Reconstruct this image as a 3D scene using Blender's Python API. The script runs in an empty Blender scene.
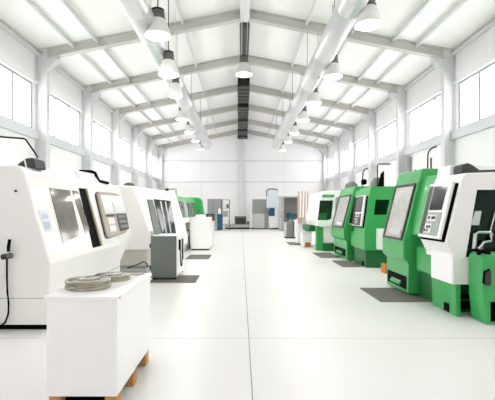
import bpy, bmesh, math, random
from mathutils import Vector, Matrix
random.seed(4)
S = bpy.context.scene
COL = S.collection
F, VX, VY, EYE = 410.0, 241.0, 211.0, 1.5

# ------------------------------------------------------------------ materials
def srgb(r, g, b):
    f = lambda c: c/12.92 if c <= .04045 else ((c+.055)/1.055)**2.4
    return (f(r/255), f(g/255), f(b/255), 1)

def mat(name, rgb, rough=.5, metal=0., var=.04, scale=6., bump=0., emit=0., coat=0., spec=.5):
    m = bpy.data.materials.new(name); m.use_nodes = True
    n = m.node_tree.nodes; l = m.node_tree.links; b = n['Principled BSDF']
    c = srgb(*rgb)
    tc = n.new('ShaderNodeTexCoord'); nz = n.new('ShaderNodeTexNoise')
    nz.inputs['Scale'].default_value = scale; nz.inputs['Detail'].default_value = 4
    l.new(tc.outputs['Object'], nz.inputs['Vector'])
    mr = n.new('ShaderNodeMapRange'); mr.inputs['To Min'].default_value = 1-var; mr.inputs['To Max'].default_value = 1+var
    l.new(nz.outputs['Fac'], mr.inputs['Value'])
    mx = n.new('ShaderNodeVectorMath'); mx.operation = 'SCALE'; mx.inputs[0].default_value = c[:3]
    l.new(mr.outputs['Result'], mx.inputs['Scale'])
    l.new(mx.outputs['Vector'], b.inputs['Base Color'])
    b.inputs['Roughness'].default_value = rough; b.inputs['Metallic'].default_value = metal
    b.inputs['Specular IOR Level'].default_value = spec
    if coat: b.inputs['Coat Weight'].default_value = coat; b.inputs['Coat Roughness'].default_value = .08
    if bump:
        bp = n.new('ShaderNodeBump'); bp.inputs['Strength'].default_value = bump; bp.inputs['Distance'].default_value = .01
        l.new(nz.outputs['Fac'], bp.inputs['Height']); l.new(bp.outputs['Normal'], b.inputs['Normal'])
    if emit:
        b.inputs['Emission Color'].default_value = c; b.inputs['Emission Strength'].default_value = emit
    return m

M = {}
M['wall'] = mat('white_wall_panel', (246, 245, 245), .6, var=.015)
M['wallup'] = mat('pale_upper_panel', (240,240,240), .6, var=.015)
M['roof'] = mat('roof_lining', (247, 246, 244), .7, var=.02, scale=2)
M['steel'] = mat('painted_grey_steel', (200, 199, 193), .5, var=.03)
M['column'] = mat('painted_light_steel', (220, 221, 222), .5, var=.02)
M['mullion'] = mat('grey_window_frame', (168, 171, 176), .5, var=.02)
M['glassdark'] = mat('black_green_glass', (40, 46, 40), .08, metal=.2, var=.4, scale=4, spec=.8)
M['white_trim'] = mat('white_trim_paint', (240, 240, 240), .5, var=.01)
M['ledge'] = mat('cool_grey_ledge', (216, 217, 222), .5, var=.02)
M['sealant'] = mat('dark_sealant', (120, 116, 108), .7)
M['duct'] = mat('spiral_duct_metal', (226, 226, 228), .34, metal=.55, var=.03, scale=3)
M['white'] = mat('warm_white_enamel', (238, 236, 233), .3, var=.012, coat=.25)
M['whitepanel'] = mat('clean_white_enamel', (246, 245, 245), .3, var=.01, coat=.25)
M['green'] = mat('green_enamel', (58, 164, 86), .36, var=.03, coat=.15)
M['deepgreen'] = mat('deep_green_enamel', (12, 96, 46), .4, var=.04)  # also carries painted shade on the recessed lathe bases
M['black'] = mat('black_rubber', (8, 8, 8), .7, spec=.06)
M['charcoal'] = mat('charcoal_plastic', (52, 52, 50), .5)
M['glass'] = mat('dark_machine_glass', (122, 118, 107), .07, metal=.3, var=.35, scale=5, spec=.8)
M['greenglass'] = mat('dark_green_glass', (4, 32, 18), .1, var=.3, spec=.3)
M['curtain'] = mat('grey_translucent_screen', (172, 172, 164), .2, var=.2, scale=9)
M['beige'] = mat('beige_plastic', (176, 162, 144), .45)
M['screen'] = mat('pale_panel_screen', (226, 226, 226), .12, var=.04)
M['darkscreen'] = mat('dark_display', (24, 30, 27), .1, spec=.6)
M['panelgrey'] = mat('control_plate', (150, 160, 152), .35)
M['greycab'] = mat('slate_grey_paint', (112, 118, 113), .45, var=.02)
M['lightgrey'] = mat('light_grey_paint', (198, 200, 198), .45)
M['midgrey'] = mat('mid_grey_paint', (160, 162, 158), .5)
M['mat'] = mat('anti_fatigue_mat', (104, 100, 93), .8, var=.12, scale=40, bump=.3)
M['wood'] = mat('pallet_wood', (192, 142, 82), .65, var=.15, scale=12)
M['plank'] = mat('brown_planks', (204, 168, 145), .6, var=.15, scale=8)
M['orange'] = mat('orange_plastic', (198, 122, 52), .5)
M['blue'] = mat('blue_paint', (20, 76, 104), .4)
M['paleblue'] = mat('pale_blue_plastic', (212, 221, 230), .35)
M['sticker'] = mat('pale_blue_sticker', (224, 229, 237), .5)
M['stickerink'] = mat('sticker_print', (190, 202, 222), .5)
M['chrome'] = mat('chrome', (210, 210, 205), .16, metal=1, var=.1)
M['brushed'] = mat('scratched_steel', (160, 155, 140), .18, metal=1, var=.5, scale=10, bump=.08)
M['beigegrey'] = mat('beige_grey_base', (196, 193, 183), .5)
M['lampshade'] = mat('frosted_shade', (222, 222, 219), .3, var=.02)
M['lampcap'] = mat('lamp_gear_housing', (104, 102, 96), .4, metal=.4)
M['diffuser'] = mat('lamp_diffuser', (255, 250, 240), .4, emit=3)
M['paper'] = mat('grey_paper', (190, 200, 194), .6)
M['fargrey'] = mat('pale_slate_paint', (140, 144, 141), .45, var=.02)
M['ridge'] = mat('ridge_grey', (78, 78, 75), .5)
M['baffle'] = mat('black_louvre', (30, 30, 28), .6)

def floor_mat():
    m = bpy.data.materials.new('polished_floor'); m.use_nodes = True
    n = m.node_tree.nodes; l = m.node_tree.links; b = n['Principled BSDF']
    tc = n.new('ShaderNodeTexCoord')
    nz = n.new('ShaderNodeTexNoise'); nz.inputs['Scale'].default_value = .35; nz.inputs['Detail'].default_value = 3
    l.new(tc.outputs['Object'], nz.inputs['Vector'])
    r = n.new('ShaderNodeValToRGB')
    r.color_ramp.elements[0].position = .3; r.color_ramp.elements[0].color = srgb(229, 227, 225)
    r.color_ramp.elements[1].position = .7; r.color_ramp.elements[1].color = srgb(233, 231, 229)
    l.new(nz.outputs['Fac'], r.inputs['Fac']); l.new(r.outputs['Color'], b.inputs['Base Color'])
    n2 = n.new('ShaderNodeTexNoise'); n2.inputs['Scale'].default_value = 3
    l.new(tc.outputs['Object'], n2.inputs['Vector'])
    mr = n.new('ShaderNodeMapRange'); mr.inputs['To Min'].default_value = .3; mr.inputs['To Max'].default_value = .36
    l.new(n2.outputs['Fac'], mr.inputs['Value']); l.new(mr.outputs['Result'], b.inputs['Roughness'])
    return m
M['floor'] = floor_mat()

def glass_mat():
    m = bpy.data.materials.new('window_glass'); m.use_nodes = True
    n = m.node_tree.nodes; l = m.node_tree.links; n.remove(n['Principled BSDF'])
    t = n.new('ShaderNodeBsdfTransparent'); g = n.new('ShaderNodeBsdfGlossy'); g.inputs['Roughness'].default_value = .03
    mx = n.new('ShaderNodeMixShader'); mx.inputs[0].default_value = .04; l.new(t.outputs[0], mx.inputs[1]); l.new(g.outputs[0], mx.inputs[2])
    l.new(mx.outputs[0], n['Material Output'].inputs['Surface'])
    return m
M['pane'] = glass_mat()

# ------------------------------------------------------------------ mesh helpers
class MB:
    def __init__(s): s.b = bmesh.new()
    def face(s, pts):
        s.b.faces.new([s.b.verts.new(Vector(p)) for p in pts]); return s
    def hexa(s, p):          # p[0:4] one face ring, p[4:8] opposite ring
        v = [s.b.verts.new(Vector(q)) for q in p]
        for f in ((0,1,2,3),(7,6,5,4),(0,4,5,1),(1,5,6,2),(2,6,7,3),(3,7,4,0)): s.b.faces.new([v[i] for i in f])
        return s
    def box(s, x0, x1, y0, y1, z0, z1):
        return s.hexa([(x0,y0,z0),(x1,y0,z0),(x1,y1,z0),(x0,y1,z0),(x0,y0,z1),(x1,y0,z1),(x1,y1,z1),(x0,y1,z1)])
    def loft(s, A, B):       # two rings of equal length, capped
        a = [s.b.verts.new(Vector(p)) for p in A]; b = [s.b.verts.new(Vector(p)) for p in B]
        n = len(a)
        for i in range(n): s.b.faces.new((a[i], a[(i+1)%n], b[(i+1)%n], b[i]))
        s.b.faces.new(a[::-1]); s.b.faces.new(b); return s
    def prism(s, prof, y0, y1, dx=0):   # profile in XZ, extruded along Y
        return s.loft([(x, y0, z) for x, z in prof], [(x+dx, y1, z) for x, z in prof])
    def slab(s, quad, t, out):          # quad of four points thickened along out by t
        o = Vector(out).normalized()*t
        q = [Vector(p) for p in quad]
        return s.hexa(q + [p+o for p in q])
    def tube(s, path, r, seg=10):
        P = [Vector(p) for p in path]; rings = []
        up = Vector((0,0,1))
        for i, p in enumerate(P):
            d = (P[min(i+1,len(P)-1)] - P[max(i-1,0)]).normalized()
            a = d.cross(up)
            if a.length < .05: a = d.cross(Vector((0,1,0)))
            a.normalize(); c = d.cross(a).normalized()
            rings.append([s.b.verts.new(p + a*math.cos(2*math.pi*k/seg)*r + c*math.sin(2*math.pi*k/seg)*r) for k in range(seg)])
        for A, B in zip(rings, rings[1:]):
            for k in range(seg): s.b.faces.new((A[k], A[(k+1)%seg], B[(k+1)%seg], B[k]))
        s.b.faces.new(rings[0][::-1]); s.b.faces.new(rings[-1]); return s
    def lathe(s, prof, c, seg=28, cap=True):   # prof (r,z), axis Z through c
        R = [[s.b.verts.new((c[0]+r*math.cos(2*math.pi*k/seg), c[1]+r*math.sin(2*math.pi*k/seg), c[2]+z)) for k in range(seg)] for r, z in prof]
        for A, B in zip(R, R[1:]):
            for k in range(seg): s.b.faces.new((A[k], A[(k+1)%seg], B[(k+1)%seg], B[k]))
        if cap: s.b.faces.new(R[0][::-1]); s.b.faces.new(R[-1])
        return s
    def build(s, name, m, parent=None, bevel=0., seg=2, smooth=False):
        bmesh.ops.recalc_face_normals(s.b, faces=s.b.faces[:])
        if parent:
            w = Vector((0,0,0)); p = parent
            while p: w += p.location; p = p.parent
            bmesh.ops.translate(s.b, verts=s.b.verts[:], vec=-w)
        loc = Vector((0,0,0))
        if not parent:
            xs = [v.co for v in s.b.verts]
            loc = Vector(((min(v.x for v in xs)+max(v.x for v in xs))/2, (min(v.y for v in xs)+max(v.y for v in xs))/2, min(v.z for v in xs)))
            bmesh.ops.translate(s.b, verts=s.b.verts[:], vec=-loc)
        me = bpy.data.meshes.new(name); s.b.to_mesh(me); s.b.free()
        o = bpy.data.objects.new(name, me); COL.objects.link(o); me.materials.append(M[m])
        o.location = loc
        if parent: o.parent = parent
        if bevel:
            bv = o.modifiers.new('edge', 'BEVEL'); bv.width = bevel; bv.segments = seg; bv.limit_method = 'ANGLE'; bv.angle_limit = math.radians(28); bv.harden_normals = False
        if smooth:
            for f in me.polygons: f.use_smooth = True
            me.set_sharp_from_angle(angle=math.radians(40))
        return o

def tag(o, label, cat, group=None, kind=None):
    o['label'] = label; o['category'] = cat
    if group: o['group'] = group
    if kind: o['kind'] = kind
    return o
def thing(name, label, cat, loc, group=None):
    o = bpy.data.objects.new(name, None); COL.objects.link(o); o.location = loc; o.empty_display_size = .1
    return tag(o, label, cat, group)
def struct(o): o['kind'] = 'structure'; return o
def copy_tree(o, parent=None):
    c = o.copy(); COL.objects.link(c)
    if parent: c.parent = parent
    for ch in list(o.children): copy_tree(ch, c)
    return c
def bi(q, u, v):        # q = near-top, far-top, far-bottom, near-bottom
    A, B, C_, D = [Vector(p) for p in q]
    return (A*(1-u)+B*u)*(1-v) + (D*(1-u)+C_*u)*v
def panel(q, uv, t, lift, name, m, parent, bevel=0.):
    A, B, C_, D = [Vector(p) for p in q]
    n = (B-A).cross(D-A).normalized()
    if n.dot(Vector((0, 0, 1.5)) - A) < 0 : n = -n
    pts = [bi(q, p[0], p[1]) + n*lift for p in uv]
    if len(pts) != 4: return MB().loft(pts, [p + n*t for p in pts]).build(name, m, parent, bevel)
    return MB().slab(pts, t, n).build(name, m, parent, bevel)
def rounded(q, f, n=5):
    out = []
    for i in range(4):
        P, A, B = Vector(q[i]), Vector(q[i-1]), Vector(q[(i+1)%4])
        a, b = P+(A-P)*f[i], P+(B-P)*f[i]
        out += [tuple(a*(1-k/n)**2 + P*2*(k/n)*(1-k/n) + b*(k/n)**2) for k in range(n+1)]
    return out
def rect(u0, u1, v0, v1): return [(u0,v0),(u1,v0),(u1,v1),(u0,v1)]
def frame(q, u0, u1, v0, v1, wu, wv, t, lift, name, m, parent, bevel=0.):
    A, B, C_, D = [Vector(p) for p in q]
    n = (B-A).cross(D-A).normalized()
    if n.dot(Vector((0, 0, 1.5)) - A) < 0 : n = -n
    mb = MB()
    for r in (rect(u0,u1,v0,v0+wv), rect(u0,u1,v1-wv,v1), rect(u0,u0+wu,v0+wv,v1-wv), rect(u1-wu,u1,v0+wv,v1-wv)):
        mb.slab([bi(q,u,v)+n*lift for u, v in r], t, n)
    return mb.build(name, m, parent, bevel)

# ------------------------------------------------------------------ hall shell
XL, XR, YN, YF = -7.58, 7.9, -5.0, 37.4
XC = .14
EAVE, SLOPE = 7.42, .2
RID = EAVE + SLOPE*(XR-XC)
roofz = lambda x: RID - SLOPE*abs(x-XC)
FR = [-2.5, 1.93, 6.36, 10.78, 15.2, 19.63, 24.06, 28.49, 32.92, 37.15]

struct(MB().box(XL-.3, XR+.3, YN, YF+.3, -.2, 0).build('floor', 'floor'))
# saw-cut joints in the slab
struct(MB().box(.087, .097, YN, YF, 0, .0015).build('trim_1', 'fargrey'))
struct(MB().box(XL, XR, 4.822, 4.83, 0, .0015).build('trim_2', 'lightgrey'))
struct(MB().box(XL, XR, 14.0, 14.01, 0, .0015).build('trim_3', 'column'))
# ceiling: two pitched slabs in one roof lining
ce = MB()
ce.hexa([(XL-.3,YN,roofz(XL-.3)),(XC,YN,RID),(XC,YF+.3,RID),(XL-.3,YF+.3,roofz(XL-.3)),(XL-.3,YN,roofz(XL-.3)+.15),(XC,YN,RID+.15),(XC,YF+.3,RID+.15),(XL-.3,YF+.3,roofz(XL-.3)+.15)])
ce.hexa([(XC,YN,RID),(XR+.3,YN,roofz(XR+.3)),(XR+.3,YF+.3,roofz(XR+.3)),(XC,YF+.3,RID),(XC,YN,RID+.15),(XR+.3,YN,roofz(XR+.3)+.15),(XR+.3,YF+.3,roofz(XR+.3)+.15),(XC,YF+.3,RID+.15)])
struct(ce.build('ceiling', 'roof'))

WZ0, WZ1 = 4.47, 6.17
bays = [(YN, FR[0])] + list(zip(FR, FR[1:]))
def side_wall(name, x, sgn):
    mb = MB(); xa, xb = sorted((x, x+sgn*.25))
    mb.box(xa, xb, YN, YF, 0, WZ0); mb.box(xa, xb, YN, YF, WZ1, EAVE+.02)
    for y0, y1 in bays: 
        mb.box(xa, xb, y0-.28, y0+.28, WZ0, WZ1) if y0 > YN else None
    mb.box(xa, xb, YF-.3, YF, WZ0, WZ1)
    return struct(mb.build(name, 'wall'))
side_wall('wall_left', XL, -1); side_wall('wall_right', XR, 1)
struct(MB().prism([(XL-.25,0),(XR+.25,0),(XR+.25,roofz(XR)+.0),(XC,RID),(XL-.25,roofz(XL)+.0)], YF, YF+.25).build('wall_far', 'wall'))

struct(MB().prism([(XL-.25,0),(XR+.25,0),(XR+.25,roofz(XR)+.0),(XC,RID),(XL-.25,roofz(XL)+.0)], YN-.25, YN).build('wall_near', 'wall'))
wn = 0
for x, sgn, side in ((XL,-1,'left'), (XR,1,'right')):
    for i, (y0, y1) in enumerate(bays):
        wn += 1
        a = y0+.28 if y0 > YN else YN+.3
        b = y1-.28
        fx0, fx1 = sorted((x+sgn*.02, x+sgn*.1))
        fm = MB()
        fm.box(fx0,fx1,a,b,WZ0,WZ0+.07).box(fx0,fx1,a,b,WZ1-.07,WZ1).box(fx0,fx1,a,a+.08,WZ0+.07,WZ1-.07).box(fx0,fx1,b-.08,b,WZ0+.07,WZ1-.07)
        w = bpy.data.objects.new('window_%d' % wn, None); COL.objects.link(w); w.location = (x, (a+b)/2, WZ0); struct(w)
        fm.build('window_frame', 'mullion', w, .006)
        for k in (1, 2, 3):
            ym = a + (b-a)*k/3
            if k < 3: MB().box(fx0, fx1, ym-.05, ym+.05, WZ0+.07, WZ1-.07).build('mullion', 'mullion', w)
        gx = x+sgn*.06
        MB().box(gx-.004, gx+.004, a+.08, b-.08, WZ0+.07, WZ1-.07).build('pane', 'pane', w)
tn = 3
for x, sgn in ((XL,1),(XR,-1)):
    for z0, z1, d, m in ((4.13, WZ0-.02, .13, 'ledge'), (WZ1+.02, WZ1+.1, .07, 'white_trim'), (EAVE-.16, EAVE-.06, .16, 'column')):
        tn += 1
        xa, xb = sorted((x, x+sgn*d)); struct(MB().box(xa, xb, YN, YF, z0, z1).build('trim_%d' % tn, m, None, .01))
    tn += 1
    xa, xb = sorted((x, x+sgn*.05)); struct(MB().box(xa, xb, YN, YF, EAVE-.05, EAVE-.01).build('trim_%d' % tn, 'sealant'))
for z, d in ((6.06,.06), (4.15,.06)):
    tn += 1; struct(MB().box(XL, XR, YF-d, YF, z-.045, z+.045).build('trim_%d' % tn, 'ledge'))
for px in (-3.6, 3.9):
    tn += 1; struct(MB().box(px-.012, px+.012, YF-.012, YF, 0, roofz(px)).build('trim_%d' % tn, 'ledge'))

# steel frames
for i, y in enumerate(FR):
    for x, s in ((XL, 1), (XR, -1)):
        c = MB(); D = .43; top = roofz(x)-.02
        for xa, xb, ya, yb in ((x, x+s*.03, y-.14, y+.14), (x+s*D-s*.03, x+s*D, y-.14, y+.14), (x+s*.03, x+s*D-s*.03, y-.012, y+.012)):
            xa, xb = sorted((xa, xb)); c.box(xa, xb, ya, yb, 0, top if xa != xb and abs(xa-x) < .1 or yb-ya < .1 else EAVE-.75)
        xa, xb = x, x+s*D; c.hexa([(xa,y-.13,roofz(xa)-.03),(xb,y-.13,roofz(xb)-.03),(xb,y+.13,roofz(xb)-.03),(xa,y+.13,roofz(xa)-.03),(xa,y-.13,roofz(xa)-.005),(xb,y-.13,roofz(xb)-.005),(xb,y+.13,roofz(xb)-.005),(xa,y+.13,roofz(xa)-.005)])
        struct(c.build('column', 'column', None, .004))
        # knee haunch plate with its white flange
        h = MB(); xi = x+s*D; zr = roofz(x+s*D)-.36
        P = [(xi-s*.02, EAVE-.8), (xi, EAVE-.8), (xi+s*.42, zr-.06), (xi+s*.42, zr+.06), (xi-s*.02, zr+.06)]
        h.prism(P, y-.014, y+.014)
        a, b = Vector((xi, 0, EAVE-.8)), Vector((xi+s*.42, 0, zr-.06+.0))
        h.hexa([(a.x,y-.14,a.z),(b.x,y-.14,b.z),(b.x,y+.14,b.z),(a.x,y+.14,a.z),(a.x-s*.02,y-.14,a.z+.02),(b.x-s*.02,y-.14,b.z+.03),(b.x-s*.02,y+.14,b.z+.03),(a.x-s*.02,y+.14,a.z+.02)])
        struct(h.build('knee_brace', 'column'))
        # rafter half: I section following the pitch
        r = MB(); xe = x+s*(D-.02)
        def strip(d0, d1, ya, yb):
            r.hexa([(xe,ya,roofz(xe)-d1),(XC,ya,RID-d1),(XC,yb,RID-d1),(xe,yb,roofz(xe)-d1),(xe,ya,roofz(xe)-d0),(XC,ya,RID-d0),(XC,yb,RID-d0),(xe,yb,roofz(xe)-d0)])
        strip(.005, .03, y-.13, y+.13); strip(.03, .34, y-.009, y+.009); strip(.34, .365, y-.13, y+.13)
        struct(r.build('rafter', 'steel'))
for off in (2.28, 3.95, 5.47, 6.35):
    for s in (-1, 1):
        x = XC+s*off; z = roofz(x)
        for y0, y1 in [(YN, FR[0])] + list(zip(FR, FR[1:])):
            struct(MB().prism([(x-.035, z-.16), (x+.035, z-.16), (x+.035, z-.0), (x-.035, z-.0)], y0+.02, y1-.02).build('purlin', 'column'))
# end wall posts
for x, w in ((XC-.12, .22), ):
    p = MB(); p.box(x-w, x+w, YF-.26, YF-.23, 0, RID-.45); p.box(x-.015, x+.015, YF-.23, YF-.03, 0, RID-.45); p.box(x-w, x+w, YF-.03, YF, 0, RID-.45)
    struct(p.build('column', 'column'))

# ridge beam and ventilators
struct(MB().prism([(XC-.17, RID-.42), (XC-.06, RID-.52), (XC+.06, RID-.52), (XC+.17, RID-.42), (XC+.17, RID-.05), (XC-.17, RID-.05)], YN, 15.05).build('trim_30', 'column', None, .01))
tag(MB().box(XC-.1, XC+.1, 15.4, 20.9, RID-.58, RID-.38).box(XC-.19, XC-.12, 15.4, 20.9, RID-.55, RID-.38).box(XC+.12, XC+.19, 15.4, 20.9, RID-.55, RID-.38).build('cable_tray', 'ridge', None, .01),
    'narrow grey tray under the ridge between first and second frames', 'tray')
ORD = ['nearest', 'second nearest', 'middle', 'second farthest', 'farthest']
for k, y in enumerate((21.2, 25.6, 29.6, 33.2, 35.9)):
    w = .31+.03*k; L = (3.6, 3.4, 3.0, 2.2, 1.1)[k]
    t = thing('ridge_ventilator', '%s of the five dark louvred boxes under the roof ridge' % ORD[k], 'ventilator', (XC, y, 8.0), 'louvred boxes under the ridge')
    b = MB(); b.box(XC-w, XC-w+.03, y, y+L, 8.0, 8.52).box(XC+w-.03, XC+w, y, y+L, 8.0, 8.52).box(XC-w, XC+w, y, y+L, 8.52, 8.56).box(XC-w+.03, XC+w-.03, y+.1, y+L, 8.0, 8.03)
    b.build('casing', 'baffle', t)
    for j in range(int(L/.7)): MB().box(XC-w, XC+w, y+.35+j*.7, y+.4+j*.7, 7.975, 8.0).build('slat', 'greycab', t)
    for s in (-1, 1): MB().box(XC+s*w-.02, XC+s*w+.02, y, y+L, 7.97, 8.0).build('side_rail', 'ridge', t)
    l = MB(); l.box(XC-w+.03, XC+w-.03, y+.06, y+.08, 8.03, 8.52)
    for j in range(5): l.hexa([(XC-w+.03,y,8.04+j*.1),(XC+w-.03,y,8.04+j*.1),(XC+w-.03,y+.05,8.09+j*.1),(XC-w+.03,y+.05,8.09+j*.1),(XC-w+.03,y,8.05+j*.1),(XC+w-.03,y,8.05+j*.1),(XC+w-.03,y+.05,8.1+j*.1),(XC-w+.03,y+.05,8.1+j*.1)])
    l.build('louvre', 'baffle', t)
    for s in (-1, 1): MB().tube([(XC+s*(w-.05), y+.3, 8.56), (XC+s*(w-.05), y+.3, RID-.06)], .012, 6).build('hanger', 'midgrey', t)

# round ducts
for xd, side in ((-2.57, 'left'), (2.66, 'right')):
    t = thing('air_duct', 'long round pale metal air duct hanging along the %s half of the roof' % side, 'duct', (xd, 15, 6.23))
    R, zc, n = .32, 6.5, 32
    y0, y1 = -2.0, 31.3
    m = MB()
    ringsY = [(y0, R)]
    y = 1.0
    while y < y1-.5:
        ringsY += [(y-.03, R), (y-.02, R+.008), (y+.02, R+.008), (y+.03, R)]; y += 3.0
    ringsY += [(y1, R), (y1, R-.02), (y1-1.0, R-.02)]
    rings = [[m.b.verts.new((xd+r*math.cos(2*math.pi*k/n), yy, zc+r*math.sin(2*math.pi*k/n))) for k in range(n)] for yy, r in ringsY]
    for A, B in zip(rings, rings[1:]):
        for k in range(n): m.b.faces.new((A[k], A[(k+1)%n], B[(k+1)%n], B[k]))
    m.build('duct_tube', 'duct', t, smooth=True)
    for yy in FR[1:8]:
        h = MB()
        for s in (-1, 1): h.tube([(xd+s*.2, yy, zc+.19), (xd+s*.2, yy, roofz(xd+s*.2)-.36)], .008, 6)
        h.build('hanger_rod', 'charcoal', t)
    MB().lathe([(.012,0),(.05,.0),(.05,.05),(.012,.05)], (xd+(.05 if xd>0 else -.05), 14.3, zc-R-.04), 14).build('test_port', 'plank', t)

# pendant lamps
def make_lamp(x, y, zb, k, label, group):
    t = thing('pendant_lamp', label, 'lamp', (x, y, zb), group)
    r = .32*k
    MB().lathe([(r*.97,.03),(r,.03),(r*.98,.07),(r*.86,.2),(r*.68,.38),(r*.56,.46),(r*.54,.46),(r*.66,.37),(r*.84,.19),(r*.95,.07)], (x,y,zb), 32, cap=False).build('lamp_shade', 'lampshade', t, smooth=True)
    MB().lathe([(r*.5,-.02),(r*.8,0),(r*.97,.03),(r*.9,.04),(r*.3,.035)], (x,y,zb), 32).build('diffuser', 'diffuser', t, smooth=True)
    MB().lathe([(r*.57,.45),(r*.58,.5),(r*.52,.52),(r*.5,.6),(r*.53,.61),(r*.5,.66),(r*.46,.67)], (x,y,zb), 28).build('gear_housing', 'lampcap', t, smooth=True)
    MB().lathe([(r*.4,.66),(r*.4,.69),(r*.48,.7),(r*.48,.725),(r*.15,.76),(.03,.8)], (x,y,zb), 24).build('cap', 'charcoal', t, smooth=True)
    la = bpy.data.lights.new('bulb', 'AREA'); la.shape = 'DISK'; la.size = .42*k; la.energy = LAMPW; la.color = (1, .995, .99)
    lo = bpy.data.objects.new('bulb', la); COL.objects.link(lo); lo.parent = t; lo.location = (0, 0, -.03)
    MB().tube([(x,y,zb+.78),(x,y,roofz(x)-.02)], .014 if y < 16 and k >= .9 else .009, 8).build('rod', 'charcoal' if y < 16 and k >= .9 else 'column', t)
    return t
LAMPW = 26
NUM = ['first', 'second', 'third', 'fourth', 'fifth', 'sixth', 'seventh']
left = [(-2.2,10.85,6.1,1.1),(-2.2,12.45,5.6,1),(-2.19,13.75,5.32,.74),(-2.93,20.3,6.0,.95),(-2.94,23.4,5.95,.88),(-2.95,26.6,6.0,.82),(-2.96,30.2,6.0,.76)]
right = [(3.06,9.85,5.93,1),(3.06,13.65,5.93,1),(3.06,17.2,5.98,1),(3.06,20.2,5.93,1),(3.06,23.6,5.93,.9),(3.06,26.6,5.93,.85),(3.06,30.2,5.93,.8)]
for i, a in enumerate(left): make_lamp(*a, '%s from the camera of the white bell pendant lamps beside the left duct' % NUM[i], 'pendant lamps along the left duct')
for i, a in enumerate(right): make_lamp(*a, '%s from the camera of the white bell pendant lamps beside the right duct' % NUM[i], 'pendant lamps along the right duct')
for i, y in enumerate((6.2,)):
    for sx, sd in ((-2.86, 'left'), (3.12, 'right')): make_lamp(sx, y, 5.95, 1, 'white bell pendant lamp of the %s row hanging above the picture' % sd, 'pendant lamps out of view on the %s' % sd)
make_lamp(.11, 15.5, 6.62, 1, 'white bell pendant lamp hanging alone from the middle of the roof ridge', None)

# wall bits
tag(MB().prism([(7.68,0),(7.86,0),(7.86,4.05),(7.68,4.05)], 18.95, 19.25).build('downpipe', 'midgrey', None, .04), 'grey downpipe on the right wall beside a column above the green machine', 'pipe')
tag(MB().loft([(XL, 16.2+.3+.3*math.cos(a)*1, 3.75+.35*math.sin(a)) for a in [math.pi*k/12 for k in range(13)]] + [(XL,16.2,3.1),(XL,16.8,3.1)],
              [(XL+.04, 16.2+.3+.3*math.cos(a)*1, 3.75+.35*math.sin(a)) for a in [math.pi*k/12 for k in range(13)]] + [(XL+.04,16.2,3.1),(XL+.04,16.8,3.1)]).build('wall_vent', 'wall'),
    'pale grey round-topped panel on the left wall under the windows', 'panel')

# ------------------------------------------------------------------ left: white lathe nearest
def gooseneck(path, r, name, m, parent): return MB().tube(path, r, 8).build(name, m, parent, smooth=True)

t = thing('lathe', 'large white lathe nearest on the left, with plain side panel and slanted windows', 'machine', (-3.4, 5.13, 0))
XB = -4.7
prof = [(-2.39,.07),(-2.39,.84),(-2.72,1.99),(-2.77,2.06),(-2.84,2.08),(XB,2.08),(XB,.07)]
MB().prism(prof, 5.13, 8.12).build('body', 'white', t, .025, 3)
MB().box(XB+.1, -2.47, 5.2, 8.05, 0, .09).build('plinth', 'black', t)
MB().loft([(-2.39,8.12,.5),(-2.39,8.12,.84),(-2.72,8.12,1.99),(-2.77,8.12,2.06),(-2.84,8.12,2.08),(XB,8.12,2.08),(XB,8.12,.5)],[(-2.46,9.2,.96),(-2.46,9.2,1.06),(-2.72,9.2,1.99),(-2.77,9.2,2.06),(-2.84,9.2,2.08),(XB,9.2,2.08),(XB,9.2,.96)]).build('pod_housing', 'white', t, .02, 3)
MB().prism([(-2.42,.405),(-2.385,.405),(-2.385,.415),(-2.42,.415)], 5.13, 8.12).box(XB, -2.40, 5.126, 5.14, .403, .411).build('panel_seam', 'midgrey', t)
# raised rear hood on the far half
MB().loft([(-2.78,5.3,1.98),(-2.84,5.3,2.075),(XB,5.3,2.085),(XB,5.3,1.98)], [(-2.78,7.1,1.98),(-2.9,7.1,2.185),(XB,7.1,2.2),(XB,7.1,1.98)]).build('top_cover', 'whitepanel', t, .012)
MB().loft([(-2.74,7.1,2.0),(-2.84,7.1,2.2),(XB,7.1,2.22),(XB,7.1,2.0)], [(-2.74,8.1,2.0),(-2.84,7.85,2.22),(XB,7.85,2.22),(XB,8.1,2.0)]).build('hood', 'whitepanel', t, .015)
Q1 = [(-2.73,5.13,2.03),(-2.73,9.2,2.03),(-2.39,9.2,.84),(-2.39,5.13,.84)]
def UV(y0, y1, z0, z1): return ((y0-5.13)/4.07, (y1-5.13)/4.07, (2.03-z1)/1.19, (2.03-z0)/1.19)
def yz(y, z): return ((y-5.13)/4.07, (2.03-z)/1.19)
w = panel(Q1, [yz(5.7,1.82), yz(6.38,1.82), yz(6.29,1.13), yz(5.64,1.06)], .006, .002, 'window', 'glass', t)
panel(Q1, [yz(6.47,1.82), yz(6.69,1.82), yz(6.73,1.2), yz(6.52,1.14)], .006, .002, 'window', 'glass', t)
panel(Q1, [yz(6.78,1.88), yz(7.04,1.88), yz(7.0,.9), yz(6.66,.9)], .006, .002, 'door_gap', 'black', t)
panel(Q1, [yz(7.04,1.88), yz(7.09,1.88), yz(7.07,.9), yz(7.0,.9)], .03, .002, 'door_edge', 'beige', t)
s_ = panel(Q1, [yz(5.2,1.51), yz(5.46,1.51), yz(5.46,1.23), yz(5.24,1.23)], .003, .002, 'sticker', 'sticker', t)
for y0, y1, z0, z1 in ((5.25,.0,1.4,1.46),(5.25,0,1.27,1.36)):
    panel(Q1, [yz(y0,z1), yz(5.42,z1), yz(5.42,z0), yz(y0+.02,z0)], .002, .005, 'sticker_print', 'stickerink', s_)
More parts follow.
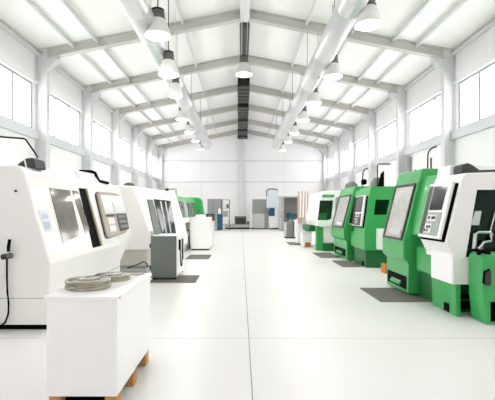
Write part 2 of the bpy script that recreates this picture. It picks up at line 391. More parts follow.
# control pod
RC = (.12, .3, .3, .1)
panel(Q1, rounded([yz(7.46,1.85), yz(9.12,1.88), yz(8.97,1.05), yz(7.34,.99)], RC), .02, .0, 'pod_gasket', 'charcoal', t)
pod = panel(Q1, rounded([yz(7.5,1.84), yz(9.1,1.87), yz(8.95,1.06), yz(7.36,1.0)], RC), .045, .0, 'control_pod', 'beige', t, .008)
def podp(pts, m, name, lift=.047, th=.006): return panel(Q1, [yz(*p) for p in pts], th, lift, name, m, pod)
podp(rounded([(7.6,1.79),(9.02,1.81),(8.95,1.45),(7.58,1.43)], (.08,.3,.02,.02)), 'screen', 'screen')
podp([(8.2,1.78),(8.24,1.78),(8.22,1.46),(8.18,1.46)], 'lightgrey', 'screen_divider', .053)
podp([(7.62,1.42),(8.12,1.42),(8.1,1.38),(7.62,1.38)], 'charcoal', 'trim_bar')
podp([(7.66,1.36),(8.04,1.36),(8.02,1.24),(7.62,1.24)], 'screen', 'keypad')
podp([(7.62,1.21),(8.02,1.21),(8.0,1.1),(7.58,1.09)], 'screen', 'keypad')
podp([(8.24,1.43),(8.92,1.43),(8.86,1.1),(8.2,1.08)], 'charcoal', 'button_plate')
for r in range(3):
    for c in range(4): podp([(8.32+c*.13,1.4-r*.1),(8.39+c*.13,1.4-r*.1),(8.39+c*.13,1.34-r*.1),(8.32+c*.13,1.34-r*.1)], 'panelgrey', 'button', .053, .008)
MB().tube([(-2.815,5.135,1.75),(-2.815,5.115,1.75)], .016, 12).build('knob', 'charcoal', t)
# motor cap and pipe on top
P = [(-3.05,2.07),(-2.97,2.14),(-2.88,2.2),(-2.8,2.21),(-2.77,2.19),(-2.75,2.07)]
P = [(x+.02, z) for x, z in P]
mc = MB().prism(P, 5.45, 5.75).build('motor_cap', 'charcoal', t, .01)
MB().hexa([(-2.86,5.44,2.08),(-2.84,5.44,2.08),(-2.87,5.44,2.2),(-2.89,5.44,2.2),(-2.86,5.455,2.08),(-2.84,5.455,2.08),(-2.87,5.455,2.2),(-2.89,5.455,2.2)]).build('cap_stripe', 'whitepanel', mc)
gooseneck([(-3.75,5.6,2.53),(-3.3,5.6,2.515),(-2.97,5.6,2.49),(-2.94,5.6,2.475),(-2.83,5.6,2.32),(-2.78,5.6,2.24),(-2.81,5.6,2.15)], .012, 'cable_pipe', 'black', t)
gooseneck([(-3.12,7.95,2.27),(-3.05,7.9,2.265),(-2.88,7.9,2.26),(-2.82,7.92,2.235),(-2.8,7.95,2.17),(-2.79,8.05,2.09),(-2.76,8.5,2.08)], .03, 'hose', 'black', t)

# air gun hanging on the near side panel
g = thing('air_gun', 'black air gun with hose hanging on the side of the nearest white lathe', 'tool', (-2.820, 5.09, .95))
MB().tube([(-2.875,5.07,1.0),(-2.870,5.06,1.05),(-2.855,5.06,1.15)], .02, 10).build('handle', 'black', g, smooth=True)
MB().tube([(-2.960,5.08,.93),(-2.840,5.08,.95)], .035, 12).build('hook_bracket', 'charcoal', g)
MB().lathe([(.0,0),(.038,0),(.038,.04),(.0,.04)], (-2.860,5.07,.93), 16, cap=False).build('valve', 'greycab', g)
gooseneck([(-2.900,5.08,.92),(-2.900,5.08,.7),(-2.895,5.08,.5),(-2.880,5.08,.35),(-2.885,5.08,.22),(-2.920,5.08,.12),(-3.000,5.06,.06),(-3.240,5.0,.014)], .012, 'hose', 'black', g)

# ------------------------------------------------------------------ table on runners with metal parts
t = thing('cabinet', 'white counter cabinet on low wooden foot blocks in the left foreground', 'cabinet', (-1.175, 3.6, 0))
MB().box(-1.435, -.915, 3.025, 4.13, .13, .842).build('body', 'whitepanel', t, .004)
MB().box(-1.45, -.9, 3.01, 4.15, .842, .874).build('worktop', 'whitepanel', t, .006)
MB().box(-.9, -.893, 3.03, 3.045, .852, .864).build('screw', 'plank', t)
MB().box(-1.455, -1.435, 3.06, 3.1, .68, .82).build('handle', 'white', t, .006)
MB().box(-1.36, -.985, 3.12, 4.05, .05, .13).build('underframe', 'black', t)  # black block added to paint the shadow between the feet
for y in (3.1, 3.56, 4.02):
    for x in (-1.38, -.965): MB().box(x-.045, x+.045, y-.06, y+.06, 0, .13).build('foot_block', 'wood', t, .004)

def ring_part(x, y, z, r, h, label):
    tt = thing('steel_part', label, 'metal part', (x, y, z), 'steel parts on the white counter')
    MB().lathe([(.01,0),(r,0),(r,h*.35),(r*.96,h*.4),(r*.96,h*.6),(r,h*.65),(r,h*.92),(r*.96,h),(.01,h)], (x,y,z), 40).build('flange', 'brushed', tt, .002, 1, smooth=True)
    MB().lathe([(r*.5,h),(r*.5,h*1.15),(r*.42,h*1.2),(.02,h*1.2)], (x,y,z), 28).build('hub', 'chrome', tt, smooth=True)
ring_part(-1.25, 3.36, .874, .18, .07, 'broad thick steel disc lying nearest the front of the white counter')
ring_part(-1.17, 3.74, .874, .16, .05, 'thinner steel disc lying behind the broad disc on the white counter')
tag(MB().hexa([(-1.2,4.02,.874),(-1.0,3.98,.874),(-.96,4.07,.874),(-1.16,4.11,.874),(-1.2,4.02,.885),(-1.0,3.98,.885),(-.96,4.07,.885),(-1.16,4.11,.885)]).build('steel_plate', 'brushed', None, .002), 'small flat steel plate at the far end of the white counter', 'metal part')

# ------------------------------------------------------------------ left: second white lathe
t = thing('lathe', 'second white lathe on the left, behind the slate grey cabinet', 'machine', (-3.4, 10.8, 0))
A = [(-2.37,.47),(-2.37,.84),(-2.82,2.1),(-2.88,2.17),(-4.4,2.2),(-4.4,.47)]
B = [(-1.64,.47),(-1.62,.74),(-2.0,2.03),(-2.06,2.08),(-4.2,2.2),(-4.2,.47)]
mb = MB(); NR = 9
for k in range(NR+1):
    f = k/NR
    ring = [mb.b.verts.new((a[0]*(1-f)+b[0]*f, 10.8+1.8*f, a[1]*(1-f)+b[1]*f)) for a, b in zip(A, B)]
    if k == 0: mb.b.faces.new(ring[::-1])
    else:
        for q in range(len(ring)): mb.b.faces.new((prev[q], prev[(q+1)%6], ring[(q+1)%6], ring[q]))
    if k == NR: mb.b.faces.new(ring)
    prev = ring
mb.build('body', 'white', t, .03, 3)
MB().loft([(-2.5,10.86,0),(-2.5,10.86,.47),(-4.4,10.86,.47),(-4.4,10.86,0)], [(-1.95,12.5,0),(-1.95,12.5,.47),(-4.3,12.5,.47),(-4.3,12.5,0)]).build('base', 'beigegrey', t, .01)
Q2 = [(-2.82,10.8,2.1),(-2.0,12.6,2.03),(-1.62,12.6,.74),(-2.37,10.8,.84)]
panel(Q2, [(.2,.22),(.31,.22),(.26,.97),(.09,.97)], .03, .0, 'window', 'greycab', t)
w = panel(Q2, [(.36,.2),(.77,.2),(.64,.95),(.27,.99)], .03, .0, 'window', 'glassdark', t)
for u in (.48, .6): panel(Q2, [(u,.23),(u+.03,.23),(u-.09,.94),(u-.12,.94)], .006, .031, 'window_bar', 'lightgrey', w)  # pale strips paint highlights onto the dark glass
MB().lathe([(.16,0),(.15,.04),(.1,.08),(.03,.1)], (-3.0,11.0,2.16), 20).build('motor_cap', 'charcoal', t, smooth=True)
panel(Q2, [(.02,.9),(.08,.9),(.06,1.0),(.0,1.0)], .02, .0, 'latch', 'midgrey', t)

tr = thing('chip_tray', 'flat grey chip tray with black cable on the floor before the second white lathe', 'tray', (-2.6, 10.3, 0))
MB().box(-3.2,-2.25,9.7,10.5,0,.03).box(-3.2,-3.16,9.7,10.5,.03,.12).box(-2.29,-2.25,9.7,10.5,.03,.12).box(-3.16,-2.29,10.46,10.5,.03,.12).box(-3.16,-2.29,9.7,9.74,.03,.1).build('tray_pan', 'midgrey', tr, .004)
gooseneck([(-2.8,10.1,.1),(-2.6,10.15,.16),(-2.42,10.2,.24),(-2.35,10.2,.2),(-2.3,10.15,.1)], .014, 'cable', 'black', tr)

# mats on the left
def floor_mat_obj(name, x0, x1, y0, y1, label, skew=0):
    tag(MB().hexa([(x0,y0,0),(x1,y0,0),(x1+skew,y1,0),(x0+skew,y1,0),(x0+.02,y0+.02,.015),(x1-.02,y0+.02,.015),(x1+skew-.02,y1-.02,.015),(x0+skew+.02,y1-.02,.015)]).build(name, 'mat'), label, 'mat', 'rubber floor mats')
floor_mat_obj('floor_mat', -1.95, -.95, 8.55, 9.5, 'dark rubber floor mat under the slate grey cabinet on the left')
floor_mat_obj('floor_mat', -1.75, -1.0, 12.75, 14.0, 'small dark floor mat before the white box cabinet on the left')
floor_mat_obj('floor_mat', 2.3, 3.7, 6.75, 7.95, 'dark floor mat before the white and green lathe on the right', .0)
floor_mat_obj('floor_mat', 2.72, 3.3, 10.95, 12.3, 'dark floor mat before the all green lathe on the right')
floor_mat_obj('floor_mat', 2.55, 3.2, 13.1, 14.7, 'dark floor mat before the white lathe with green legs on the right')
floor_mat_obj('floor_mat', 2.15, 2.75, 18.0, 19.6, 'dark floor mat beside the bundle of brown planks on the right')

# slate grey cabinet
t = thing('cabinet', 'slate grey steel cabinet with white side standing on the left floor mat', 'cabinet', (-1.68, 9.1, .015))
MB().box(-1.95,-1.4,8.92,10.05,.06,.95).build('carcass', 'whitepanel', t, .006)
MB().box(-1.96,-1.4,8.89,8.92,.05,.955).build('door', 'greycab', t, .006)
for z in (.7, .22): MB().box(-1.985,-1.955,8.9,8.95,z,z+.09).build('hinge', 'black', t)
for x, y in ((-1.9,8.97),(-1.45,8.97),(-1.9,9.98),(-1.45,9.98)): MB().box(x-.03,x+.03,y-.03,y+.03,.015,.06).build('foot', 'black', t)
h = MB().box(-1.4,-1.36,9.2,9.28,.62,.86).build('handset', 'black', t, .01)
gooseneck([(-1.37,9.24,.62),(-1.365,9.25,.4),(-1.36,9.3,.26),(-1.36,9.4,.24),(-1.36,9.46,.36),(-1.36,9.44,.6)], .012, 'cord', 'black', h)
MB().box(-1.4,-1.372,9.7,9.78,.35,.85).build('conduit', 'charcoal', t)

# white box cabinet
t = thing('cabinet', 'white box cabinet with dark foot rail beyond the slate grey one', 'cabinet', (-1.55, 16.0, 0))
MB().box(-1.93,-1.19,15.6,16.9,.06,1.26).build('carcass', 'whitepanel', t, .01)
MB().box(-1.9,-1.22,15.66,16.84,0,.06).build('foot_rail', 'charcoal', t)
MB().box(-1.75,-1.4,15.75,16.4,1.26,1.36).build('lid_box', 'whitepanel', t, .01)
gooseneck([(-1.95,15.58,.06),(-1.97,15.56,.5),(-1.96,15.56,.75),(-2.05,15.6,.78)], .03, 'hose', 'charcoal', t)
t = thing('machine_console', 'low dark console behind the white box cabinet on the left', 'console', (-1.4, 18.0, 0))
MB().box(-1.95,-1.2,17.6,18.6,0,1.08).build('base', 'white', t, .01)
MB().box(-1.85,-1.15,17.6,18.5,1.08,1.38).build('top_unit', 'charcoal', t, .02)
for x in (-1.6,-1.4): MB().box(x,x+.12,17.58,17.6,1.16,1.32).build('button', 'greycab', t)

# green rounded lathe on the far left
t = thing('lathe', 'pale green rounded lathe with grey windows behind the second white lathe', 'machine', (-2.4, 15.0, 0))
def arc(cx, cz, r, a0, a1, n=6): return [(cx+r*math.cos(math.radians(a0+(a1-a0)*k/n)), cz+r*math.sin(math.radians(a0+(a1-a0)*k/n))) for k in range(n+1)]
G = [(-1.52,1.28),(-1.58,1.45)] + arc(-1.85,1.85,.22,10,90) + [(-3.6,2.08),(-3.6,1.28)]
MB().prism(G, 17.3, 17.55).build('end_hood', 'green', t, .02)
G2 = [(-1.82,1.28),(-1.92,1.8)] + arc(-2.14,1.84,.2,10,90,4) + [(-3.6,2.04),(-3.6,1.28)]
MB().prism([(x-.24, z) for x, z in G2], 13.0, 17.3, .26).build('hood', 'green', t, .02)
MB().box(-3.5,-2.1,13.0,17.5,0,1.28).build('bed', 'white', t, .03)
MB().box(-2.1,-1.9,13.0,15.3,1.1,1.27).build('sill', 'whitepanel', t, .02)
QG = [(-2.165,13.0,1.84),(-1.905,17.3,1.84),(-1.8,17.3,1.28),(-2.06,13.0,1.28)]
for u0, u1, m in ((.03,.34,'glassdark'),(.38,.5,'curtain'),(.53,.66,'glassdark'),(.69,.95,'glass')): panel(QG, [(u0,.02),(u1,.02),(u1-.02,.97),(u0-.02,.97)], .02, .0, 'window', m, t)
gooseneck([(-2.25,14.2,2.03),(-2.25,14.2,2.26),(-2.3,14.2,2.27),(-2.5,14.1,2.25)], .025, 'lamp_arm', 'midgrey', t)
MB().tube([(-2.5,14.1,2.25),(-2.6,14.05,2.21)], .05, 10).build('lamp_head', 'charcoal', t)

# ------------------------------------------------------------------ right lathes
def right_lathe(y0, dx, kb, door0, door1, label, bm, pm, basem, side_window=True, chin=0., doorm='green'):
    """body from y0, control pod on its slanted front, door section from door0 to door1"""
    t = thing('lathe', label, 'machine', (3.9+dx, y0, 0))
    yb = y0+kb
    X = lambda x: x+dx
    body = [(X(3.0),.46),(X(3.0),.86),(X(2.91-chin*-1),1.04),(X(3.14),1.99),(X(3.18),2.04+chin),(X(4.9),2.06+chin),(X(4.9),.46)]
    if pm == 'white':
        mb = MB().prism([(X(3.0),.8)]+body[1:-1]+[(X(4.9),.8)], y0, yb)
        mb.build('body', bm, t, .012, 2)
        MB().prism([(X(3.0),.46),(X(3.0),.86),(X(4.9),.86),(X(4.9),.46)], y0+.001, yb-.2).build('skirt', bm, t, .006)
    else: MB().prism(body, y0, yb).build('body', bm, t, .02, 3)
    if pm == 'white':
        MB().prism([(X(2.985),.46),(X(2.985),.9),(X(3.06),.92),(X(3.06),.46)], y0+.02, yb-.2).build('front_panel', 'whitepanel', t, .012)
        MB().prism([(X(3.17),1.98),(X(3.2),2.2),(X(3.9),2.2),(X(3.9),1.98)], y0+.45, yb+.02).build('head_block', 'whitepanel', t, .015)
    # base with notch and slots
    if pm == 'white':
        MB().prism([(X(3.06),0),(X(3.04),.48),(X(3.12),.48),(X(3.12),0)], y0+.02, yb-.1).build('base', basem, t, .008)
        MB().box(X(3.12),X(4.8),y0+.3,yb,0,.48).build('base_frame', 'deepgreen', t)  # deep green puts the shade of the overhang into the colour
    else:
        MB().prism([(X(3.06),0),(X(3.04),.5),(X(4.9),.5),(X(4.9),0)], y0+.02, yb+.05).build('base', basem, t, .012)
    MB().box(X(3.035),X(3.07),y0+.22,y0+.34,.02,.14).build('notch', 'black', t)
    if pm == 'white':
        MB().box(X(3.22),X(3.75),y0+.29,y0+.31,.2,.27).build('slot', 'black', t)
        MB().box(X(3.2),X(3.75),y0+.29,y0+.31,.05,.16).build('slot', 'black', t)
    # recess between body and door section
    MB().prism([(X(3.22),0),(X(3.22),1.0),(X(3.06),1.04),(X(2.98),1.1),(X(3.19),2.0),(X(3.22),2.1),(X(4.8),2.1),(X(4.8),0)], yb, door0+.02).build('bed', 'green', t, .008)
    MB().prism([(X(3.06),.46),(X(3.04),.5),(X(3.04),.88),(X(3.08),.9),(X(3.2),.9),(X(3.2),.46)], yb-.2, door0-.12).build('apron', 'green', t, .008)
    MB().box(X(3.12),X(3.24),yb-.12,door0-.05,0,.46).build('apron_base', 'deepgreen', t, .006)  # shade under the apron put into the deep green
    # door section
    D = [(X(2.95),.03),(X(2.95),.58),(X(2.86),.67),(X(2.86),.95),(X(3.13),2.02),(X(3.2),2.25),(X(4.8),2.25),(X(4.8),.03)]
    MB().prism(D, door0, door1).build('door_section', 'green', t, .015, 2)
    MB().box(X(3.05),X(4.7),door0+.05,door1-.05,0,.035).build('plinth', 'black', t)
    q = [(X(3.13),door0,2.02),(X(3.13),door1,2.02),(X(2.86),door1,.95),(X(2.86),door0,.95)]
    fr = frame(q, .06, .94, .02, .98, .05, .04, .03, .0, 'window_frame', 'charcoal', t, .005)
    panel(q, rect(.1,.9,.055,.945), .01, .002, 'window', 'curtain', t)
    panel(q, rect(.18,.6,.82,.9), .015, .012, 'ledge_bar', 'lightgrey', t)
    if pm != 'white': panel([(X(3.17),yb+.03,1.95),(X(3.17),door0-.03,1.95),(X(2.99),door0-.03,1.12),(X(2.99),yb+.03,1.12)], rect(.05,.8,.02,.98), .02, .0, 'door_gap', 'black', t)
    # pedal opening
    ym = (door0+door1)/2
    w = (door1-door0)
    po = MB().box(X(2.944),X(2.96),door0+.08*w,door1-.06*w,.1,.33).build('pedal_opening', 'black', t)
    MB().prism([(X(2.92),.14),(X(2.9),.17),(X(2.96),.24),(X(2.98),.22)], ym-.2*w, ym+.22*w).build('pedal', 'green', po)
    # control pod
    q = [(X(3.13),y0+.02,1.95),(X(3.13),yb-.05,1.95),(X(2.91+chin),yb-.05,1.04),(X(2.91+chin),y0+.02,1.04)]
    lab = 'whitepanel'
    back = panel(q, rect(.06,.97,.06,.99), .03, .0, 'pod_gasket', 'black', t)
    pod = panel(q, rect(.1,1.0,.04,.96), .05, .03, 'control_pod', lab, t, .012)
    def pp(r, m, nm, lift=.082, th=.008): return panel(q, r, th, lift, nm, m, pod)
    pp(rect(.24,.74,.10,.5) if pm == 'white' else rect(.2,.82,.07,.54), 'darkscreen', 'screen'); pp(rect(.78,.97,.08,.92) if pm == 'white' else rect(.85,.96,.08,.92), 'panelgrey' if pm == 'white' else 'charcoal', 'side_grille')
    for k in range(4): pp(rect(.8+.04*k,.815+.04*k,.1,.9), 'charcoal', 'grille_slot', .09, .004)
    pl = pp(rect(.2,.76,.54,.92) if pm == 'white' else rect(.2,.82,.58,.93), 'panelgrey' if pm == 'white' else 'charcoal', 'button_plate')
    for (u0,u1,v0,v1) in ((.34,.7,.58,.69),(.46,.72,.73,.88)):
        pp(rect(u0,u1,v0,v1), 'screen', 'keypad', .09)
    for (u0,v0) in ((.38,.61),(.46,.61),(.6,.61),(.5,.76),(.6,.76),(.56,.82),(.66,.82)):
        pp(rect(u0,u0+.05,v0,v0+.045), 'charcoal', 'button', .097, .01)
    if side_window:
        f = y0-.004
        win = [(X(3.34),1.8),(X(3.18),.85),(X(4.3),.85),(X(4.3),1.8)] if pm == 'white' else [(X(3.3),1.8),(X(3.25),1.4),(X(3.58),1.4),(X(3.66),1.8)]
        w = MB().prism(win, f, f+.03).build('side_window', 'greenglass', t)
        if pm == 'white':
            MB().prism([(X(3.31),1.5),(X(3.245),1.3),(X(3.365),1.3),(X(3.40),1.5)][::1], f-.003, f).build('paper_sheet', 'paper', w)
            br = MB(); br.tube([(X(3.27),f-.04,.97),(X(3.29),f-.04,1.18),(X(3.33),f-.04,1.2),(X(3.5),f-.04,1.2),(X(3.52),f-.04,1.17),(X(3.5),f-.04,1.08),(X(3.4),f-.04,1.06),(X(3.36),f-.04,1.0),(X(3.32),f-.04,.97)], .028, 8)
            br.build('chrome_clamp', 'chrome', w, smooth=True)
            MB().tube([(X(3.33),f-.05,.97),(X(3.4),f-.05,.92)], .045, 10).build('clamp_grip', 'brushed', w, smooth=True)
            MB().tube([(X(3.5),f-.03,1.2),(X(3.58),f-.03,1.5)], .01, 6).build('clamp_rod', 'chrome', w, smooth=True)
        else:
            MB().prism([(X(3.78),1.75),(X(3.62),1.05),(X(3.7),1.05),(X(3.84),1.75)], f, f+.02).build('side_flange', 'deepgreen', t)
    return t

rl = right_lathe(5.8, 0, .85, 7.22, 8.3, 'white and green lathe nearest on the right, with control panel and dark side window', 'white', 'white', 'green')
MB().prism([(3.21,2.05),(3.21,2.17),(3.3,2.2),(3.38,2.16),(3.5,2.07)], 5.95, 6.2).build('motor_cap', 'charcoal', rl, .01)
gooseneck([(3.45,6.0,2.08),(3.7,6.0,2.09),(4.1,6.0,2.09)], .018, 'cable_pipe', 'charcoal', rl)
gooseneck([(3.37,7.4,2.24),(3.37,7.4,2.5),(3.39,7.4,2.58),(3.44,7.4,2.63),(3.53,7.4,2.67)], .014, 'lamp_arm', 'charcoal', rl)
gooseneck([(3.43,7.4,2.24),(3.43,7.4,2.46)], .016, 'lamp_post', 'charcoal', rl)
MB().tube([(3.4,8.0,2.24),(3.4,8.0,2.31)], .02, 8).build('stud', 'charcoal', rl)

# neighbouring green cabinet, only its corner in view
t = thing('machine_cabinet', 'low green machine cabinet at the right edge beside the white lathe', 'cabinet', (3.6, 5.6, 0))
MB().prism([(3.24,0),(3.2,.35),(3.2,.88),(3.24,.93),(4.3,.93),(4.3,0)], 5.42, 5.77).build('body', 'green', t, .015)
MB().box(3.3,3.9,5.41,5.45,.04,.3).build('opening', 'black', t)
v = MB().box(3.2,3.28,5.36,5.42,.52,.72).build('valve', 'charcoal', t, .015)
MB().tube([(3.18,5.38,.55),(3.18,5.36,.7),(3.24,5.34,.74)], .015, 8).build('valve_handle', 'black', v)
MB().tube([(3.17,5.5,.93),(3.22,5.45,.97),(3.3,5.45,.93)], .03, 8).build('grip', 'black', t, smooth=True)

rg = right_lathe(10.8, .25, 1.05, 12.4, 14.1, 'all green lathe further down on the right, with dark square side window', 'green', 'green', 'deepgreen', chin=.1)
MB().lathe([(.0,.28),(.1,.26),(.17,.14),(.19,0)][::-1], (3.72,11.2,2.14), 20, cap=False).build('motor_cap', 'greycab', rg, smooth=True)
MB().prism([(3.68,2.16),(3.76,2.5),(3.84,2.58),(3.84,2.16)], 11.0, 11.04).build('fin', 'black', rg)
gooseneck([(3.66,11.0,2.16),(3.66,11.0,2.72),(3.69,11.0,2.76),(4.0,11.0,2.76)], .018, 'lamp_arm', 'charcoal', rg)
gooseneck([(3.95,13.4,2.24),(3.99,13.4,2.75),(4.03,13.4,2.85),(4.15,13.4,2.9)], .022, 'lamp_arm', 'charcoal', rg)
MB().lathe([(.0,0),(.08,.03),(.1,.1),(.08,.17),(0,.2)], (4.02,13.4,2.35), 12, cap=False).build('lamp_joint', 'black', rg, smooth=True)
MB().lathe([(.22,0),(.2,.14),(.1,.24),(.02,.26)], (3.66,13.6,2.23), 20).build('motor_cap', 'greycab', rg, smooth=True)
MB().box(3.56,3.8,10.62,10.81,.5,1.04).build('junction_box', 'whitepanel', rg, .008)
t = thing('crate', 'orange open crate on the floor between the two nearest right lathes', 'crate', (3.6, 9.9, 0))
MB().box(3.45,3.75,9.8,10.1,0,.02).box(3.45,3.47,9.8,10.1,.02,.22).box(3.73,3.75,9.8,10.1,.02,.22).box(3.47,3.73,10.08,10.1,.02,.22).box(3.47,3.73,9.8,9.82,.02,.18).build('tub', 'orange', t, .004)
MB().box(3.53,3.62,9.79,9.8,.03,.13).build('hand_hole', 'black', t)

# white lathe with green legs
t = thing('lathe', 'white lathe with green legs beyond the all green lathe on the right', 'machine', (3.6, 16.0, 0))
MB().prism([(2.87,.93),(2.87,1.12),(3.08,2.2),(3.2,2.26),(4.8,2.3),(4.8,.93)], 15.6, 18.2).build('body', 'whitepanel', t, .03, 3)
w = MB().prism([(2.92,1.16),(3.0,1.9),(3.5,1.9),(3.42,1.2),(3.3,1.16)], 15.575, 15.6).build('window', 'glassdark', t)
MB().prism([(2.95,1.18),(2.97,1.42),(3.26,1.42),(3.24,1.18)], 15.565, 15.575).build('inner_door', 'deepgreen', w)  # deep green area over the lower part of the window
MB().prism([(3.58,1.3),(3.6,2.0),(3.72,2.05),(3.7,1.3)], 15.57, 15.6).build('vent_strip', 'midgrey', t)
MB().prism([(3.08,2.02),(3.1,2.12),(3.56,2.12),(3.54,2.02)], 15.58, 15.6).build('name_plate', 'green', t, .004)
MB().prism([(2.84,.95),(2.84,1.06),(2.95,1.15),(3.75,1.15),(3.75,.9),(3.0,.9)], 15.2, 15.62).build('chin_shelf', 'whitepanel', t, .02)
for x0, x1, y0, y1 in ((2.85,3.1,15.5,15.75),(2.82,2.95,17.9,18.15)): MB().box(x0,x1,y0,y1,0,.93).build('leg', 'green', t, .01)
MB().box(3.1,3.75,15.3,16.2,0,.28).build('base', 'deepgreen', t, .01)
MB().box(3.12,3.75,15.45,16.2,.28,.9).build('apron', 'whitepanel', t, .01)
MB().box(2.75,4.5,16.5,18.3,.68,.93).build('drip_pan', 'deepgreen', t, .01)

t = thing('bin', 'white bin with orange tray below, under the white lathe with green legs', 'bin', (2.6, 17.2, 0))
MB().box(2.55,2.93,17.0,17.7,.08,.58).build('tub', 'whitepanel', t, .02)
MB().box(2.52,2.95,16.98,17.72,.58,.64).build('lid', 'whitepanel', t, .01)
for x in (2.58,2.86): MB().box(x,x+.05,17.02,17.68,0,.08).build('foot', 'white', t)
MB().box(2.65,2.86,16.93,17.0,.02,.2).build('tray', 'orange', t, .005)

# brown plank bundle on white stand
t = thing('plank_rack', 'white stand holding upright brown planks in front of the far right booth', 'rack', (2.7, 19.0, 0))
MB().box(2.58,2.72,18.7,19.3,0,1.1).box(2.72,3.1,19.0,19.3,0,1.9).build('stand', 'whitepanel', t, .01)
MB().box(2.45,2.8,18.6,19.35,0,.05).build('foot_plate', 'midgrey', t)
for i, (x, w, z0, z1, m) in enumerate(((2.60,.06,1.1,2.42,'plank'),(2.67,.07,1.15,2.45,'whitepanel'),(2.75,.04,1.1,2.44,'plank'),(2.80,.08,1.2,2.45,'whitepanel'),(2.89,.035,1.15,2.4,'plank'),(2.94,.06,1.2,2.42,'whitepanel'),(3.02,.025,1.2,2.38,'plank'))):
    MB().hexa([(x,18.75,z0),(x+w,18.75,z0),(x+w,18.95,z0),(x,18.95,z0),(x+.04,18.8,z1),(x+w+.04,18.8,z1),(x+w+.04,19.0,z1),(x+.04,19.0,z1)]).build('plank', m, t, .004)
MB().box(2.6,2.78,18.66,18.74,.95,1.2).build('box', 'plank', t, .01)

# ------------------------------------------------------------------ far end
# left far group
t = thing('cabinet', 'tall grey cabinet at the far end left of the aisle', 'cabinet', (-2.3, 32.2, 0))
MB().box(-2.62,-1.54,32,33.2,.1,2.44).build('carcass', 'fargrey', t, .02)
MB().box(-2.58,-1.58,32.06,33.1,0,.1).build('plinth', 'charcoal', t)
MB().box(-2.15,-2.13,31.98,32,.15,2.4).build('door_gap', 'charcoal', t)
MB().box(-2.1,-2.07,31.95,31.99,1.1,1.4).build('handle', 'chrome', t)
t = thing('drum_cabinet', 'dark blue narrow cabinet in front of the tall far grey cabinet', 'cabinet', (-1.55, 30.2, 0))
MB().box(-1.75,-1.36,30,30.6,.15,1.28).build('carcass', 'blue', t, .02)
MB().box(-2.1,-1.76,30,30.5,.05,1.3).build('side_unit', 'midgrey', t, .02)
MB().box(-2.1,-1.36,30,30.6,0,.05).build('foot', 'white', t)
MB().lathe([(.1,0),(.1,.3),(.06,.36),(.05,.42)], (-1.58,30.3,1.28), 16).build('bottle', 'white', t, smooth=True)
t = thing('shelf_rack', 'open steel rack with boxes beside the tall far grey cabinet', 'rack', (-1.2, 32.4, 0))
for x in (-1.5,-.92):
    for y in (32.1,32.7): MB().box(x-.02,x+.02,y-.02,y+.02,0,2.42).build('post', 'charcoal', t)
for z in (.4,1.05,1.7,2.36): MB().box(-1.52,-.9,32.08,32.72,z,z+.04).build('shelf', 'midgrey', t)
for x, z, w, h, m in ((-1.45,1.74,.26,.5,'white'),(-1.16,1.74,.2,.3,'greycab'),(-1.42,1.09,.4,.42,'midgrey'),(-1.0,.44,.1,.3,'lightgrey')):
    tag(MB().box(x,x+w,32.2,32.5,z,z+h).build('box', m, None, .01), {('white'):'white box on the upper shelf of the far steel rack','greycab':'small dark grey box on the upper shelf of the far steel rack','midgrey':'wide grey box on the middle shelf of the far steel rack','lightgrey':'slim pale box on the lowest shelf of the far steel rack'}[m], 'box')
t = thing('work_platform', 'low beige platform against the far wall at the end of the aisle', 'platform', (-.4, 34.4, 0))
MB().box(-1.35,.75,34,36.6,.12,.36).build('deck', 'beigegrey', t, .01)
MB().box(-1.3,.7,34.05,36.5,0,.12).build('underframe', 'black', t)
t = thing('tool_chest', 'dark grey chest standing on the far beige platform', 'chest', (-.1, 34.6, .36))
MB().box(-.52,.42,34.4,35,.36,1.06).build('carcass', 'greycab', t, .02)
MB().box(-.44,.34,34.37,34.4,.42,.92).build('front_panel', 'charcoal', t, .01)
for x in (-.52,.38): MB().box(x,x+.04,34.37,34.4,.36,1.06).build('edge_strip', 'black', t)
tag(MB().box(.45,.72,34.4,34.8,.36,.62).build('box', 'greycab', None, .01), 'small grey box at the right end of the far beige platform', 'box')

# right far group
t = thing('cabinet', 'two-tone grey cabinet at the far end right of the aisle', 'cabinet', (1.55, 34.2, 0))
MB().box(.97,2.3,34,35,1.28,2.48).build('upper_unit', 'fargrey', t, .02)
MB().box(1.0,1.95,34,35,.08,1.28).build('lower_unit', 'lightgrey', t, .02)
MB().box(1.95,2.3,34.1,35,.08,1.28).build('side_unit', 'midgrey', t, .02)
MB().box(.72,.94,34.2,34.9,.0,1.9).build('side_post', 'white', t, .01)
MB().box(.8,2.3,34.05,35,0,.08).build('plinth', 'charcoal', t)
t = thing('drill_machine', 'tall pale blue drilling machine with blue head at the far right', 'machine', (2.6, 33.6, 0))
MB().prism([(2.1,1.75),(2.1,3.0),(2.2,3.2),(2.95,3.2),(3.05,3.05),(2.95,1.75)], 33.5,33.98).build('hood', 'paleblue', t, .03)
gooseneck([(2.1,33.45,2.7),(2.08,33.45,3.1),(2.25,33.45,3.28),(2.7,33.45,3.3),(3.0,33.45,3.2)], .06, 'pipe', 'greycab', t)
MB().prism([(2.3,1.1),(2.25,1.3),(2.35,1.75),(2.75,1.75),(2.75,1.1)], 33.4,33.98).build('spindle_head', 'blue', t, .02)
MB().box(2.32,2.9,33.5,33.98,.1,1.1).build('column', 'whitepanel', t, .02)
MB().box(2.32,3.1,33.4,34.0,0,.1).build('base', 'charcoal', t)
t = thing('booth', 'grey open-fronted booth against the far right wall', 'booth', (3.9, 31.5, 0))
m = MB(); m.box(2.95,3.2,30.6,32.2,0,2.6).box(4.55,4.72,30.6,32.2,0,2.6).box(3.2,4.55,30.6,32.2,2.48,2.6)
m.build('shell', 'midgrey', t, .01)
MB().box(3.2,4.55,32.1,32.2,0,2.48).build('back_panel', 'lightgrey', t)
MB().box(2.9,2.95,30.62,31.0,0,2.5).build('edge_strip', 'lightgrey', t)
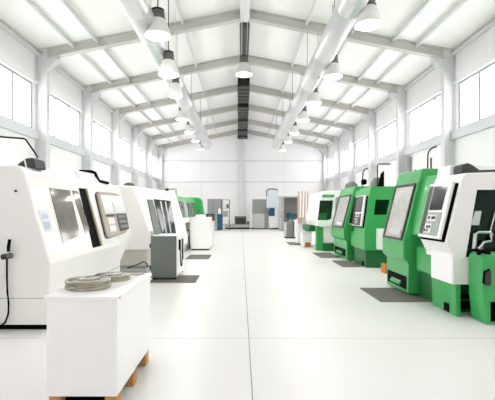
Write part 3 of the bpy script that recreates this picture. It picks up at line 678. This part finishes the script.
for z in (.9,1.5): MB().box(3.2,3.42,30.8,31.4,z,z+.06).build('shelf', 'midgrey', t)
t = thing('bench_grinder', 'blue machine on a grey pedestal inside the far booth', 'machine', (3.85, 30.9, 0))
MB().box(3.6,4.1,30.8,31.3,0,.95).build('pedestal', 'greycab', t, .01)
MB().prism([(3.5,.95),(3.45,1.3),(3.7,1.38),(3.8,1.25),(4.3,1.3),(4.3,.95)], 30.75,31.3).build('housing', 'blue', t, .03)
t = thing('cabinet', 'narrow grey pedestal cabinet in front of the far booth', 'cabinet', (2.65, 22.7, 0))
MB().box(2.5,2.9,22.6,23.3,.05,.95).build('carcass', 'greycab', t, .01)
MB().box(2.42,2.5,22.6,23.2,.1,.9).build('side_panel', 'lightgrey', t)
MB().box(2.45,2.92,22.58,23.3,0,.05).build('foot', 'charcoal', t)
t = thing('cabinet', 'low white cabinet with grey door between grey pedestal and planks', 'cabinet', (3.05, 22.9, 0))
MB().box(2.94,3.3,22.5,23.3,.06,1.0).build('carcass', 'whitepanel', t, .01)
MB().box(3.02,3.1,22.48,22.5,.3,.9).build('door_strip', 'midgrey', t)
MB().box(2.96,3.28,22.55,23.2,0,.06).build('foot', 'charcoal', t)

# ------------------------------------------------------------------ light
w = bpy.data.worlds.new('sky'); S.world = w; w.use_nodes = True
bg = w.node_tree.nodes['Background']; bg.inputs['Color'].default_value = (1, 1, 1, 1); bg.inputs['Strength'].default_value = 5.0

cam = bpy.data.cameras.new('camera'); co = bpy.data.objects.new('camera', cam); COL.objects.link(co)
co.location = (0, 0, EYE); co.rotation_euler = (math.pi/2, 0, 0)
cam.sensor_width = 36; cam.lens = 36*F/495; cam.shift_x = 6.5/495; cam.shift_y = 11/495
cam.clip_start = .05; cam.clip_end = 200
S.camera = co
S.cycles.diffuse_bounces = 8; S.cycles.max_bounces = 14; S.cycles.transparent_max_bounces = 16
S.view_settings.view_transform = 'Standard'; S.view_settings.look = 'None'; S.view_settings.gamma = 1
S.view_settings.use_curve_mapping = False
S.view_settings.exposure = 0.48
